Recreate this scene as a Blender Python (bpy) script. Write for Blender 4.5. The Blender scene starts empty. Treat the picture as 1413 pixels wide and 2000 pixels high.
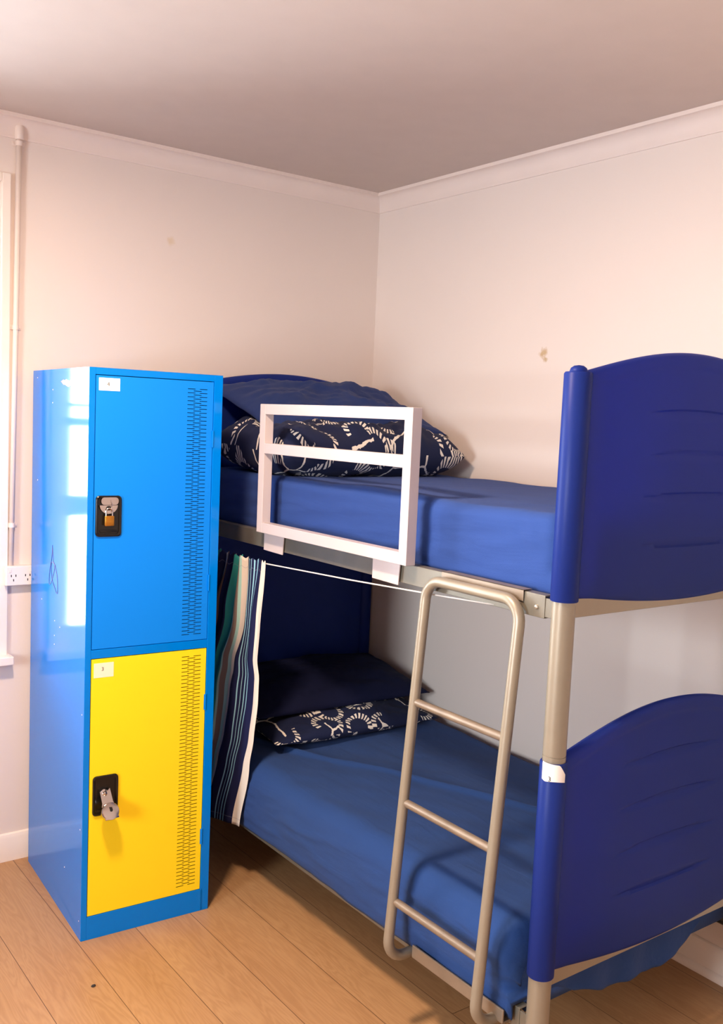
import bpy, bmesh, math, random
from mathutils import Vector, Matrix, noise

random.seed(7)
SKY, SKY_W, LAMP = 14.0, 26.0, 50.0
SC = bpy.context.scene
COL = SC.collection
PI = math.pi

# ------------------------------------------------------------------ materials
def lin(h):
    if isinstance(h, str):
        h = h.lstrip('#'); v = [int(h[i:i + 2], 16) / 255 for i in (0, 2, 4)]
    else:
        v = [x / 255 for x in h]
    return tuple((x / 12.92 if x <= .04045 else ((x + .055) / 1.055) ** 2.4) for x in v) + (1,)

def new_mat(name):
    m = bpy.data.materials.new(name); m.use_nodes = True
    nt = m.node_tree; nt.nodes.clear()
    o = nt.nodes.new('ShaderNodeOutputMaterial')
    p = nt.nodes.new('ShaderNodeBsdfPrincipled')
    nt.links.new(p.outputs[0], o.inputs[0])
    return m, nt, p, o

def N(nt, t, **kw):
    n = nt.nodes.new(t)
    for k, v in kw.items():
        if k in n.inputs: n.inputs[k].default_value = v
        else: setattr(n, k, v)
    return n

def math_node(nt, op, a, b=None, c=None, clamp=False):
    n = nt.nodes.new('ShaderNodeMath'); n.operation = op; n.use_clamp = clamp
    for i, x in enumerate((a, b, c)):
        if x is None: continue
        if isinstance(x, (int, float)): n.inputs[i].default_value = x
        else: nt.links.new(x, n.inputs[i])
    return n.outputs[0]

def mix_rgb(nt, fac, a, b, blend='MIX'):
    n = nt.nodes.new('ShaderNodeMix'); n.data_type = 'RGBA'; n.blend_type = blend
    def put(sock, v):
        if isinstance(v, (int, float)): sock.default_value = v
        elif isinstance(v, tuple): sock.default_value = v
        else: nt.links.new(v, sock)
    put(n.inputs[0], fac); put(n.inputs[6], a); put(n.inputs[7], b)
    return n.outputs[2]

def bump(nt, p, height, strength=.2, dist=.002):
    b = nt.nodes.new('ShaderNodeBump')
    b.inputs['Strength'].default_value = strength; b.inputs['Distance'].default_value = dist
    nt.links.new(height, b.inputs['Height']); nt.links.new(b.outputs[0], p.inputs['Normal'])
    return b

def obj_coord(nt, scale=(1, 1, 1), rot=(0, 0, 0), loc=(0, 0, 0), kind='Object'):
    t = nt.nodes.new('ShaderNodeTexCoord'); mp = nt.nodes.new('ShaderNodeMapping')
    mp.inputs['Scale'].default_value = scale; mp.inputs['Rotation'].default_value = rot
    mp.inputs['Location'].default_value = loc
    nt.links.new(t.outputs[kind], mp.inputs[0]); return mp.outputs[0]

def simple(name, col, rough=.5, metal=0, nscale=0, nbump=0, var=0, spec=.5, coat=0, sheen=0, dist=.001):
    m, nt, p, o = new_mat(name)
    c = lin(col)
    p.inputs['Base Color'].default_value = c
    p.inputs['Roughness'].default_value = rough; p.inputs['Metallic'].default_value = metal
    p.inputs['Specular IOR Level'].default_value = spec
    p.inputs['Coat Weight'].default_value = coat; p.inputs['Coat Roughness'].default_value = .08
    p.inputs['Sheen Weight'].default_value = sheen
    if nscale:
        v = obj_coord(nt)
        nz = N(nt, 'ShaderNodeTexNoise', Scale=nscale, Detail=4.0); nt.links.new(v, nz.inputs['Vector'])
        if nbump: bump(nt, p, nz.outputs[0], nbump, dist)
        if var:
            nz2 = N(nt, 'ShaderNodeTexNoise', Scale=nscale * .12, Detail=5.0); nt.links.new(v, nz2.inputs['Vector'])
            r = N(nt, 'ShaderNodeMapRange'); nt.links.new(nz2.outputs[0], r.inputs[0])
            r.inputs[1].default_value = .3; r.inputs[2].default_value = .7
            d = tuple(x * (1 - var) for x in c[:3]) + (1,)
            nt.links.new(mix_rgb(nt, r.outputs[0], d, c), p.inputs['Base Color'])
    return m

M = {}
# painted plaster wall with a few scuffs of their own
def wall_mat(name, col, marks):
    m, nt, p, o = new_mat(name)
    v = obj_coord(nt)
    big = N(nt, 'ShaderNodeTexNoise', Scale=1.3, Detail=6.0, Roughness=.6); nt.links.new(v, big.inputs['Vector'])
    fine = N(nt, 'ShaderNodeTexNoise', Scale=140.0, Detail=3.0); nt.links.new(v, fine.inputs['Vector'])
    c = lin(col); d = tuple(x * .95 for x in c[:3]) + (1,)
    colr = mix_rgb(nt, big.outputs[0], d, c)
    sm = N(nt, 'ShaderNodeTexNoise', Scale=60.0, Detail=3.0); nt.links.new(v, sm.inputs['Vector'])
    for (pos, rad, mc) in marks:
        dn = N(nt, 'ShaderNodeVectorMath', operation='DISTANCE'); nt.links.new(v, dn.inputs[0]); dn.inputs[1].default_value = pos
        w = math_node(nt, 'SUBTRACT', dn.outputs['Value'], math_node(nt, 'MULTIPLY', sm.outputs[0], rad * 1.6))
        mr = N(nt, 'ShaderNodeMapRange'); nt.links.new(w, mr.inputs[0])
        mr.inputs[1].default_value = -rad * .5; mr.inputs[2].default_value = rad * .25; mr.inputs[3].default_value = .75; mr.inputs[4].default_value = 0
        colr = mix_rgb(nt, mr.outputs[0], colr, lin(mc))
    nt.links.new(colr, p.inputs['Base Color'])
    p.inputs['Roughness'].default_value = .55; p.inputs['Specular IOR Level'].default_value = .3
    bump(nt, p, fine.outputs[0], .12, .001)
    return m

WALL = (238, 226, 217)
M['wall'] = wall_mat('wall_paint', WALL, [((0, -1.029, 1.948), .022, (190, 155, 95)), ((0, -1.04, 1.925), .012, (190, 160, 110)),
                                          ((-1.0, 0, 2.33), .02, (225, 205, 175))])
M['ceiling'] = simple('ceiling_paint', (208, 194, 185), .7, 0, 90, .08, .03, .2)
M['trim'] = simple('white_trim_paint', (240, 226, 217), .4, 0, 60, .04, .03)
M['gloss_white'] = simple('gloss_white_paint', (246, 236, 226), .3, 0, 40, .04, .03)
M['plastic_white'] = simple('white_plastic', (240, 232, 224), .35)
M['pipe_white'] = simple('painted_pipe', (242, 228, 218), .4, 0, 50, .05, .03)

def floor_mat():
    m, nt, p, o = new_mat('oak_laminate')
    t = nt.nodes.new('ShaderNodeTexCoord'); sx = nt.nodes.new('ShaderNodeSeparateXYZ'); nt.links.new(t.outputs['Object'], sx.inputs[0])
    cx = nt.nodes.new('ShaderNodeCombineXYZ')
    nt.links.new(math_node(nt, 'ADD', sx.outputs[1], 19.6), cx.inputs[0])
    nt.links.new(math_node(nt, 'ADD', sx.outputs[0], 1.58 + 19.0), cx.inputs[1])
    br = N(nt, 'ShaderNodeTexBrick'); nt.links.new(cx.outputs[0], br.inputs['Vector'])
    br.offset = .5; br.offset_frequency = 2
    br.inputs['Scale'].default_value = 1.0; br.inputs['Brick Width'].default_value = 4.0; br.inputs['Row Height'].default_value = .19
    br.inputs['Mortar Size'].default_value = .0011; br.inputs['Mortar Smooth'].default_value = .3
    br.inputs['Color1'].default_value = (0, 0, 0, 1); br.inputs['Color2'].default_value = (1, 1, 1, 1); br.inputs['Mortar'].default_value = (.5, .5, .5, 1)
    # grain, shifted per plank
    sh = nt.nodes.new('ShaderNodeCombineXYZ')
    nt.links.new(math_node(nt, 'ADD', math_node(nt, 'MULTIPLY', sx.outputs[1], 1.0), math_node(nt, 'MULTIPLY', br.outputs['Color'], 7.0)), sh.inputs[0])
    nt.links.new(math_node(nt, 'MULTIPLY', sx.outputs[0], 9.0), sh.inputs[1])
    g = N(nt, 'ShaderNodeTexNoise', Scale=2.2, Detail=3.0, Distortion=.4); nt.links.new(sh.outputs[0], g.inputs['Vector'])
    rings = math_node(nt, 'FRACT', math_node(nt, 'MULTIPLY', g.outputs[0], 11.0))
    rings = math_node(nt, 'ABSOLUTE', math_node(nt, 'SUBTRACT', rings, .5))
    f2 = nt.nodes.new('ShaderNodeCombineXYZ')
    nt.links.new(math_node(nt, 'MULTIPLY', sx.outputs[1], 6.0), f2.inputs[0]); nt.links.new(math_node(nt, 'MULTIPLY', sx.outputs[0], 160.0), f2.inputs[1])
    fn = N(nt, 'ShaderNodeTexNoise', Scale=1.0, Detail=4.0); nt.links.new(f2.outputs[0], fn.inputs['Vector'])
    big = N(nt, 'ShaderNodeTexNoise', Scale=1.1, Detail=2.0); nt.links.new(sh.outputs[0], big.inputs['Vector'])
    a = mix_rgb(nt, math_node(nt, 'MULTIPLY', rings, 1.6), lin((176, 138, 96)), lin((150, 110, 72)))
    a = mix_rgb(nt, math_node(nt, 'MULTIPLY', fn.outputs[0], .45), a, lin((170, 122, 78)))
    a = mix_rgb(nt, math_node(nt, 'MULTIPLY', big.outputs[0], .35), a, lin((216, 178, 134)))
    a = mix_rgb(nt, math_node(nt, 'MULTIPLY', br.outputs['Color'], .22), a, lin((164, 116, 74)))
    a = mix_rgb(nt, br.outputs['Fac'], a, lin((92, 62, 40)))
    nt.links.new(a, p.inputs['Base Color'])
    p.inputs['Roughness'].default_value = .42; p.inputs['Specular IOR Level'].default_value = .4
    bump(nt, p, math_node(nt, 'SUBTRACT', fn.outputs[0], math_node(nt, 'MULTIPLY', br.outputs['Fac'], 3.0)), .12, .001)
    return m
M['floor'] = floor_mat()

M['locker_blue'] = simple('locker_blue_enamel', (0, 122, 220), .1, 0, 300, .008, 0, .2)
M['locker_door_blue'] = simple('locker_door_blue_enamel', (2, 130, 236), .5, 0, 300, .02, 0, .25)
M['locker_yellow'] = simple('locker_yellow_enamel', (252, 220, 28), .5, 0, 300, .02, 0, .3)
M['locker_dark'] = simple('locker_inner_shade', (10, 40, 75), .7)  # shade inside the locker, put into the colour
M['locker_dark_y'] = simple('locker_slot_shade_brown', (60, 45, 10), .7)  # shade behind the yellow door's slots, put into the colour
M['black_plastic'] = simple('black_plastic', (14, 13, 13), .25)
M['chrome'] = simple('chrome', (205, 195, 190), .18, 1)
M['brass'] = simple('brass', (205, 140, 55), .32, .9, 60, .05, .1)
M['paper'] = simple('paper_sticker', (250, 246, 240), .6)
M['paper_cream'] = simple('aged_paper_sticker', (248, 232, 205), .6)
M['ink'] = simple('black_ink', (40, 40, 42), .7)
M['pen'] = simple('purple_pen_ink', (70, 60, 130), .6)
M['tape_red'] = simple('torn_sticker_red', (190, 110, 120), .6)
M['chip'] = simple('bare_metal_chip', (235, 245, 250), .4)
M['steel'] = simple('champagne_painted_steel', (152, 143, 126), .38, .3, 160, .03, .06)
M['steel_grey'] = simple('galvanised_rail', (132, 127, 114), .42, .45, 120, .05, .14)
M['rung'] = simple('worn_steel_rung', (150, 134, 116), .4, .4, 120, .06, .25)
M['screw'] = simple('screw_metal', (220, 214, 200), .3, .9)
M['guard'] = simple('white_painted_metal', (206, 195, 193), .35, 0, 40, .03, .03)
M['cord'] = simple('white_cord', (240, 236, 230), .7)

def panel_mat():
    m, nt, p, o = new_mat('blue_moulded_plastic')
    c = lin((42, 66, 152))
    p.inputs['Base Color'].default_value = c; p.inputs['Roughness'].default_value = .4
    p.inputs['Specular IOR Level'].default_value = .22
    v = obj_coord(nt); nz = N(nt, 'ShaderNodeTexNoise', Scale=500.0, Detail=2.0); nt.links.new(v, nz.inputs['Vector'])
    bump(nt, p, nz.outputs[0], .05, .0005)
    tr = nt.nodes.new('ShaderNodeBsdfTranslucent'); tr.inputs[0].default_value = lin((56, 82, 195))
    mx = nt.nodes.new('ShaderNodeMixShader'); mx.inputs[0].default_value = .5
    nt.links.new(p.outputs[0], mx.inputs[1]); nt.links.new(tr.outputs[0], mx.inputs[2]); nt.links.new(mx.outputs[0], o.inputs[0])
    return m
M['panel'] = panel_mat()

def cloth(name, col, rough=.85, sheen=.05, scale=900, var=.1, wr=0):
    m, nt, p, o = new_mat(name)
    c = lin(col); v = obj_coord(nt)
    nz = N(nt, 'ShaderNodeTexNoise', Scale=float(scale), Detail=2.0); nt.links.new(v, nz.inputs['Vector'])
    n2 = N(nt, 'ShaderNodeTexNoise', Scale=7.0, Detail=5.0); nt.links.new(v, n2.inputs['Vector'])
    d = tuple(x * (1 - var) for x in c[:3]) + (1,)
    nt.links.new(mix_rgb(nt, n2.outputs[0], d, c), p.inputs['Base Color'])
    p.inputs['Roughness'].default_value = rough; p.inputs['Sheen Weight'].default_value = sheen; p.inputs['Specular IOR Level'].default_value = .2
    h = math_node(nt, 'MULTIPLY', nz.outputs[0], .25)
    if wr:
        w = obj_coord(nt, (22, 4, 22)); n3 = N(nt, 'ShaderNodeTexNoise', Scale=wr, Detail=3.0, Distortion=.6); nt.links.new(w, n3.inputs['Vector'])
        h = math_node(nt, 'ADD', h, n3.outputs[0])
    bump(nt, p, h, .5 if wr >= 1 else .35, .008 if wr >= 1 else .003)
    return m
M['sheet'] = cloth('blue_fitted_sheet', (44, 74, 142), wr=1.0)
M['sheet_low'] = cloth('blue_fitted_sheet_darker', (38, 70, 128), wr=1.0)  # slightly darker than the top bunk's sheet
M['pillow'] = cloth('navy_pillowcase', (38, 58, 112), wr=.6)
M['pillow_low'] = cloth('shaded_navy_pillowcase', (18, 24, 58), sheen=0, wr=.6)  # navy case with the lower bunk's shade put into its colour

def shibori(name):
    m, nt, p, o = new_mat(name)
    uv = nt.nodes.new('ShaderNodeTexCoord').outputs['UV']
    nz = N(nt, 'ShaderNodeTexNoise', Scale=7.0, Detail=2.0); nt.links.new(uv, nz.inputs['Vector'])
    off = nt.nodes.new('ShaderNodeVectorMath'); off.operation = 'MULTIPLY_ADD'
    nt.links.new(nz.outputs['Color'], off.inputs[0]); off.inputs[1].default_value = (.06, .06, 0); nt.links.new(uv, off.inputs[2])
    vec = off.outputs[0]
    vo = N(nt, 'ShaderNodeTexVoronoi', voronoi_dimensions='2D', feature='F1', Scale=8.5, Randomness=.7); nt.links.new(vec, vo.inputs['Vector'])
    ring = math_node(nt, 'LESS_THAN', math_node(nt, 'ABSOLUTE', math_node(nt, 'SUBTRACT', vo.outputs['Distance'], .40)), .085)
    sub = nt.nodes.new('ShaderNodeVectorMath'); sub.operation = 'SUBTRACT'
    scl = nt.nodes.new('ShaderNodeVectorMath'); scl.operation = 'SCALE'; scl.inputs[3].default_value = 1.0
    nt.links.new(vec, sub.inputs[0]); nt.links.new(vo.outputs['Position'], scl.inputs[0]); nt.links.new(scl.outputs[0], sub.inputs[1])
    s = nt.nodes.new('ShaderNodeSeparateXYZ'); nt.links.new(sub.outputs[0], s.inputs[0])
    ang = math_node(nt, 'ARCTAN2', s.outputs[1], s.outputs[0])
    dash = math_node(nt, 'GREATER_THAN', math_node(nt, 'SINE', math_node(nt, 'MULTIPLY', ang, 22.0)), -.1)
    gate = N(nt, 'ShaderNodeTexNoise', Scale=5.0, Detail=1.0); nt.links.new(uv, gate.inputs['Vector'])
    g1 = math_node(nt, 'GREATER_THAN', gate.outputs[0], .47)
    a = math_node(nt, 'MULTIPLY', math_node(nt, 'MULTIPLY', ring, dash), g1)
    ve = N(nt, 'ShaderNodeTexVoronoi', voronoi_dimensions='2D', feature='DISTANCE_TO_EDGE', Scale=5.0, Randomness=.8); nt.links.new(vec, ve.inputs['Vector'])
    br = N(nt, 'ShaderNodeTexNoise', Scale=90.0, Detail=2.0); nt.links.new(uv, br.inputs['Vector'])
    e = math_node(nt, 'LESS_THAN', ve.outputs['Distance'], math_node(nt, 'MULTIPLY', br.outputs[0], .035))
    e = math_node(nt, 'MULTIPLY', e, math_node(nt, 'LESS_THAN', gate.outputs[0], .50))
    mask = math_node(nt, 'MAXIMUM', a, e)
    nt.links.new(mix_rgb(nt, mask, lin((26, 34, 66)), lin((232, 226, 214))), p.inputs['Base Color'])
    p.inputs['Roughness'].default_value = .85; p.inputs['Sheen Weight'].default_value = .03; p.inputs['Specular IOR Level'].default_value = .2
    return m
M['shibori'] = shibori('navy_cloth_with_white_stitched_dashes')

# curtain: stripes run along the cloth, u = metres of cloth from the free edge
STRIPES = [(0, 'c'), (.066, 'n'), (.136, 'l'), (.143, 'n'), (.158, 'l'), (.165, 'n'), (.180, 'l'), (.187, 'n'), (.202, 'l'), (.209, 'n'),
           (.262, 'c'), (.300, 'a'), (.318, 't'), (.345, 'a'), (.356, 'g'), (.440, 'n'), (.472, 'c'), (.480, 'n'), (.495, 'c'), (.500, 'n'),
           (.545, 'b'), (.605, 'c'), (.615, 'n'), (.68, 'g'), (.75, 'n'), (.82, 'c')]
SC_COL = {'c': (240, 230, 214), 'n': (30, 34, 72), 'l': (150, 205, 222), 'a': (176, 224, 214), 't': (150, 132, 120), 'g': (58, 168, 158), 'b': (128, 96, 78)}
def curtain_mat():
    m, nt, p, o = new_mat('striped_curtain_cloth')
    s = nt.nodes.new('ShaderNodeSeparateXYZ'); nt.links.new(nt.nodes.new('ShaderNodeTexCoord').outputs['UV'], s.inputs[0])
    r = nt.nodes.new('ShaderNodeValToRGB'); r.color_ramp.interpolation = 'CONSTANT'
    el = r.color_ramp.elements
    el[0].position = 0; el[0].color = lin(SC_COL['c'])
    el[1].position = STRIPES[1][0]; el[1].color = lin(SC_COL['n'])
    for pos, k in STRIPES[2:]:
        e = el.new(pos); e.color = lin(SC_COL[k])
    nt.links.new(s.outputs[0], r.inputs[0])
    # sewn hem lines
    st = math_node(nt, 'LESS_THAN', math_node(nt, 'ABSOLUTE', math_node(nt, 'SUBTRACT', s.outputs[1], .035)), .0012)
    st = math_node(nt, 'MAXIMUM', st, math_node(nt, 'LESS_THAN', math_node(nt, 'ABSOLUTE', math_node(nt, 'SUBTRACT', s.outputs[1], .975)), .0012))
    nt.links.new(mix_rgb(nt, math_node(nt, 'MULTIPLY', st, .35), r.outputs[0], lin((150, 150, 165))), p.inputs['Base Color'])
    p.inputs['Roughness'].default_value = .8; p.inputs['Specular IOR Level'].default_value = .2
    v = obj_coord(nt); nz = N(nt, 'ShaderNodeTexNoise', Scale=700.0); nt.links.new(v, nz.inputs['Vector']); bump(nt, p, nz.outputs[0], .15, .001)
    return m
M['curtain'] = curtain_mat()

def glass_mat():
    m, nt, p, o = new_mat('window_glass')
    nt.nodes.remove(p)
    tr = nt.nodes.new('ShaderNodeBsdfTransparent'); gl = nt.nodes.new('ShaderNodeBsdfGlossy'); gl.inputs['Roughness'].default_value = .02
    fr = nt.nodes.new('ShaderNodeFresnel'); fr.inputs[0].default_value = 1.45
    mx = nt.nodes.new('ShaderNodeMixShader'); nt.links.new(fr.outputs[0], mx.inputs[0]); nt.links.new(tr.outputs[0], mx.inputs[1]); nt.links.new(gl.outputs[0], mx.inputs[2])
    nt.links.new(mx.outputs[0], o.inputs[0]); return m
M['glass'] = glass_mat()

def lamp_mat():
    m, nt, p, o = new_mat('lamp_diffuser'); p.inputs['Base Color'].default_value = (.9, .85, .75, 1)
    p.inputs['Emission Color'].default_value = (1, .8, .58, 1); p.inputs['Emission Strength'].default_value = 2.0
    return m
M['lamp'] = lamp_mat()

# ------------------------------------------------------------------ mesh helpers
WM = {}
def W(o): return WM.get(o.name, Matrix.Identity(4)) if o else Matrix.Identity(4)

def obj(name, bm, mats, parent=None, smooth=False, local=False, angle=None):
    if isinstance(mats, str): mats = [mats]
    me = bpy.data.meshes.new(name)
    if parent is not None and not local: bm.transform(W(parent).inverted())
    bmesh.ops.recalc_face_normals(bm, faces=bm.faces)
    bm.to_mesh(me); bm.free()
    for k in mats: me.materials.append(M[k])
    o = bpy.data.objects.new(name, me); COL.objects.link(o)
    if parent is not None: o.parent = parent
    WM[o.name] = W(parent)
    if smooth:
        for f in me.polygons: f.use_smooth = True
        if angle:
            me.set_sharp_from_angle(angle=math.radians(angle))
    return o

def thing(name, label, cat, loc=(0, 0, 0), rz=0, group=None):
    o = bpy.data.objects.new(name, None); COL.objects.link(o); o.empty_display_size = .1
    o.location = loc; o.rotation_euler = (0, 0, rz)
    o['label'] = label; o['category'] = cat
    if group: o['group'] = group
    WM[o.name] = Matrix.Translation(loc) @ Matrix.Rotation(rz, 4, 'Z')
    return o

def tag(o, label, cat, group=None):
    o['label'] = label; o['category'] = cat
    if group: o['group'] = group
    return o

def struct(o): o['kind'] = 'structure'; return o

def add_box(bm, x0, x1, y0, y1, z0, z1, bev=0, mi=0, seg=2):
    r = bmesh.ops.create_cube(bm, size=1)
    vs = r['verts']
    for v in vs:
        v.co = Vector((x0 + (v.co.x + .5) * (x1 - x0), y0 + (v.co.y + .5) * (y1 - y0), z0 + (v.co.z + .5) * (z1 - z0)))
    fs = set(f for v in vs for f in v.link_faces)
    for f in fs: f.material_index = mi
    if bev:
        es = list(set(e for v in vs for e in v.link_edges))
        r = bmesh.ops.bevel(bm, geom=es, offset=bev, segments=seg, affect='EDGES', profile=.5)
        for f in r['faces']: f.material_index = mi
    return bm

def box(*a, **k): return add_box(bmesh.new(), *a, **k)

def frame_axes(t):
    t = t.normalized(); up = Vector((0, 0, 1)) if abs(t.z) < .9 else Vector((1, 0, 0))
    a = t.cross(up).normalized(); b = t.cross(a).normalized(); return a, b

def add_tube(bm, pts, r, n=16, cap=True, mi=0):
    pts = [Vector(p) for p in pts]; rings = []
    t0 = (pts[1] - pts[0]).normalized(); a, b = frame_axes(t0)
    for i, p in enumerate(pts):
        t = ((pts[min(i + 1, len(pts) - 1)] - p).normalized() + (p - pts[max(i - 1, 0)]).normalized()).normalized()
        q = t0.rotation_difference(t); a = q @ a; b = q @ b; t0 = t
        rr = r[i] if isinstance(r, (list, tuple)) else r
        rings.append([bm.verts.new(p + rr * (math.cos(2 * PI * k / n) * a + math.sin(2 * PI * k / n) * b)) for k in range(n)])
    for i in range(len(rings) - 1):
        for k in range(n):
            f = bm.faces.new((rings[i][k], rings[i][(k + 1) % n], rings[i + 1][(k + 1) % n], rings[i + 1][k])); f.material_index = mi
    if cap:
        for rg in (rings[0], rings[-1]):
            f = bm.faces.new(rg); f.material_index = mi
    return bm

def arc_pts(c, a, b, ang0, ang1, n):
    c = Vector(c); a = Vector(a); b = Vector(b)
    return [c + a * math.cos(ang0 + (ang1 - ang0) * i / n) + b * math.sin(ang0 + (ang1 - ang0) * i / n) for i in range(n + 1)]

def round_path(pts, rad, n=8):
    pts = [Vector(p) for p in pts]; out = [pts[0]]
    for i in range(1, len(pts) - 1):
        d0 = (pts[i - 1] - pts[i]).normalized(); d1 = (pts[i + 1] - pts[i]).normalized()
        th = d0.angle(d1); l = rad / math.tan(th / 2); c = pts[i] + (d0 + d1).normalized() * (rad / math.sin(th / 2))
        s = pts[i] + d0 * l - c; e = pts[i] + d1 * l - c
        tot = s.angle(e); ax = s.cross(e).normalized()
        for k in range(n + 1): out.append(c + Matrix.Rotation(tot * k / n, 3, ax) @ s)
    out.append(pts[-1]); return out

def add_lathe(bm, prof, c, n=24, mi=0, axis='Z'):
    c = Vector(c); rings = []
    for r, h in prof:
        ring = []
        for k in range(n):
            a = 2 * PI * k / n; x, y = r * math.cos(a), r * math.sin(a)
            v = Vector((x, y, h)) if axis == 'Z' else (Vector((x, h, y)) if axis == 'Y' else Vector((h, x, y)))
            ring.append(bm.verts.new(c + v))
        rings.append(ring)
    for i in range(len(rings) - 1):
        for k in range(n):
            f = bm.faces.new((rings[i][k], rings[i][(k + 1) % n], rings[i + 1][(k + 1) % n], rings[i + 1][k])); f.material_index = mi
    for rg in (rings[0], rings[-1]): bm.faces.new(rg).material_index = mi
    return bm

def add_prism(bm, pts, ext, mi=0):
    """closed outline (list of 3-vectors) pushed along the vector ext"""
    e = Vector(ext); a = [bm.verts.new(Vector(p)) for p in pts]; b = [bm.verts.new(Vector(p) + e) for p in pts]
    n = len(a)
    bm.faces.new(a).material_index = mi; bm.faces.new(list(reversed(b))).material_index = mi
    for i in range(n): bm.faces.new((a[i], b[i], b[(i + 1) % n], a[(i + 1) % n])).material_index = mi
    return bm

def round_rect(u0, u1, z0, z1, r, n=5):
    out = []
    for cx, cz, a0 in ((u1 - r, z1 - r, 0), (u0 + r, z1 - r, PI / 2), (u0 + r, z0 + r, PI), (u1 - r, z0 + r, 1.5 * PI)):
        for k in range(n + 1):
            a = a0 + PI / 2 * k / n; out.append((cx + r * math.cos(a), cz + r * math.sin(a)))
    return out

def add_text(bm, txt, size, mtx, mi=0, depth=.0002):
    cu = bpy.data.curves.new('digit', 'FONT'); cu.body = txt; cu.size = size; cu.extrude = depth; cu.align_x = 'CENTER'; cu.align_y = 'CENTER'
    o = bpy.data.objects.new('digit', cu); COL.objects.link(o)
    dg = bpy.context.evaluated_depsgraph_get(); me = bpy.data.meshes.new_from_object(o.evaluated_get(dg))
    me.transform(mtx); n0 = len(bm.faces); bm.from_mesh(me)
    bm.faces.ensure_lookup_table()
    for f in bm.faces[n0:]: f.material_index = mi
    bpy.data.objects.remove(o); bpy.data.curves.remove(cu); bpy.data.meshes.remove(me)
    return bm

def smooth01(a, b, x):
    t = min(1, max(0, (x - a) / (b - a))); return t * t * (3 - 2 * t)

def nz(x, y, z=0.): return noise.noise(Vector((x, y, z)))

# ------------------------------------------------------------------ the room
H, XF, YB = 2.6655, -4.5, -4.9
TH = .14
WX0, WX1, WZ0, WZ1 = -2.72, -1.637, .776, 2.44          # window in the left wall
VY0, VY1, VZ0, VZ1 = -2.75, -1.75, .95, 2.10            # window in the far wall

struct(obj('floor', box(XF - TH, TH, YB - TH, TH, -.12, 0), 'floor'))
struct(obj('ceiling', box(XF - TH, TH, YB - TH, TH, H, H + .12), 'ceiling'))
bm = bmesh.new()
add_box(bm, WX1, TH, 0, TH, 0, H); add_box(bm, XF - TH, WX0, 0, TH, 0, H)
add_box(bm, WX0, WX1, 0, TH, 0, WZ0); add_box(bm, WX0, WX1, 0, TH, WZ1, H)
struct(obj('wall_left', bm, 'wall'))
struct(obj('wall_right', box(0, TH, YB - TH, 0, 0, H), 'wall'))
struct(obj('wall_back', box(XF - TH, 0, YB - TH, YB, 0, H), 'wall'))
bm = bmesh.new()
add_box(bm, XF - TH, XF, YB, VY0, 0, H); add_box(bm, XF - TH, XF, VY1, 0, 0, H)
add_box(bm, XF - TH, XF, VY0, VY1, 0, VZ0); add_box(bm, XF - TH, XF, VY0, VY1, VZ1, H)
struct(obj('wall_far', bm, 'wall'))

# coved cornices
def cove():
    p = [(0, .074), (.005, .074), (.0065, .069)]
    for k in range(9):
        a = PI / 2 * k / 8
        p.append((.0065 + .036 * (1 - math.cos(a)), .069 - .056 * math.sin(a)))
    p += [(.050, .013), (.050, 0), (0, 0)]
    return p
CP = cove()
def cornice(name, A, B, inw, mit):
    """A->B along the wall foot line at the ceiling, inw = unit vector into the room, mit = (start, end) mitre signs"""
    A = Vector(A); B = Vector(B); d = (B - A).normalized(); inw = Vector(inw)
    bm = bmesh.new(); ra = []; rb = []
    for o_, z_ in CP:
        ra.append(bm.verts.new(A + inw * o_ + d * (o_ * mit[0]) + Vector((0, 0, H - z_))))
        rb.append(bm.verts.new(B + inw * o_ - d * (o_ * mit[1]) + Vector((0, 0, H - z_))))
    n = len(CP)
    for i in range(n): bm.faces.new((ra[i], ra[(i + 1) % n], rb[(i + 1) % n], rb[i]))
    bm.faces.new(ra); bm.faces.new(rb)
    struct(obj(name, bm, 'trim', smooth=True, angle=28))
cornice('trim_1', (XF, 0, 0), (0, 0, 0), (0, -1, 0), (1, 1))
cornice('trim_2', (0, 0, 0), (0, YB, 0), (-1, 0, 0), (1, 1))
cornice('trim_3', (0, YB, 0), (XF, YB, 0), (0, 1, 0), (1, 1))
cornice('trim_4', (XF, YB, 0), (XF, 0, 0), (1, 0, 0), (1, 1))

def skirting(name, A, B, inw, quad=False):
    A = Vector(A); B = Vector(B); inw = Vector(inw)
    prof = [(0, 0), (.014, 0), (.014, .088), (.011, .094), (.009, .1), (.004, .103), (0, .103)]
    if quad:
        prof = [(0, 0), (.027, 0)] + [(.014 + .013 * math.cos(a), .004 + .020 * math.sin(a)) for a in (0, .4, .8, 1.2, 1.5)] + [(.0135, .025), (.0135, .0268)] + prof[2:]
    bm = bmesh.new()
    ra = [bm.verts.new(A + inw * o_ + Vector((0, 0, z_))) for o_, z_ in prof]; rb = [bm.verts.new(B + inw * o_ + Vector((0, 0, z_))) for o_, z_ in prof]
    n = len(prof)
    for i in range(n): bm.faces.new((ra[i], ra[(i + 1) % n], rb[(i + 1) % n], rb[i]))
    bm.faces.new(ra); bm.faces.new(rb)
    struct(obj(name, bm, 'gloss_white', smooth=True, angle=30))
skirting('baseboard_left', (XF, 0, 0), (0, 0, 0), (0, -1, 0))
skirting('baseboard_right', (0, 0, 0), (0, YB, 0), (-1, 0, 0), True)
skirting('baseboard_back', (0, YB, 0), (XF, YB, 0), (0, 1, 0))
skirting('baseboard_far', (XF, YB, 0), (XF, 0, 0), (1, 0, 0))

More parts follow.
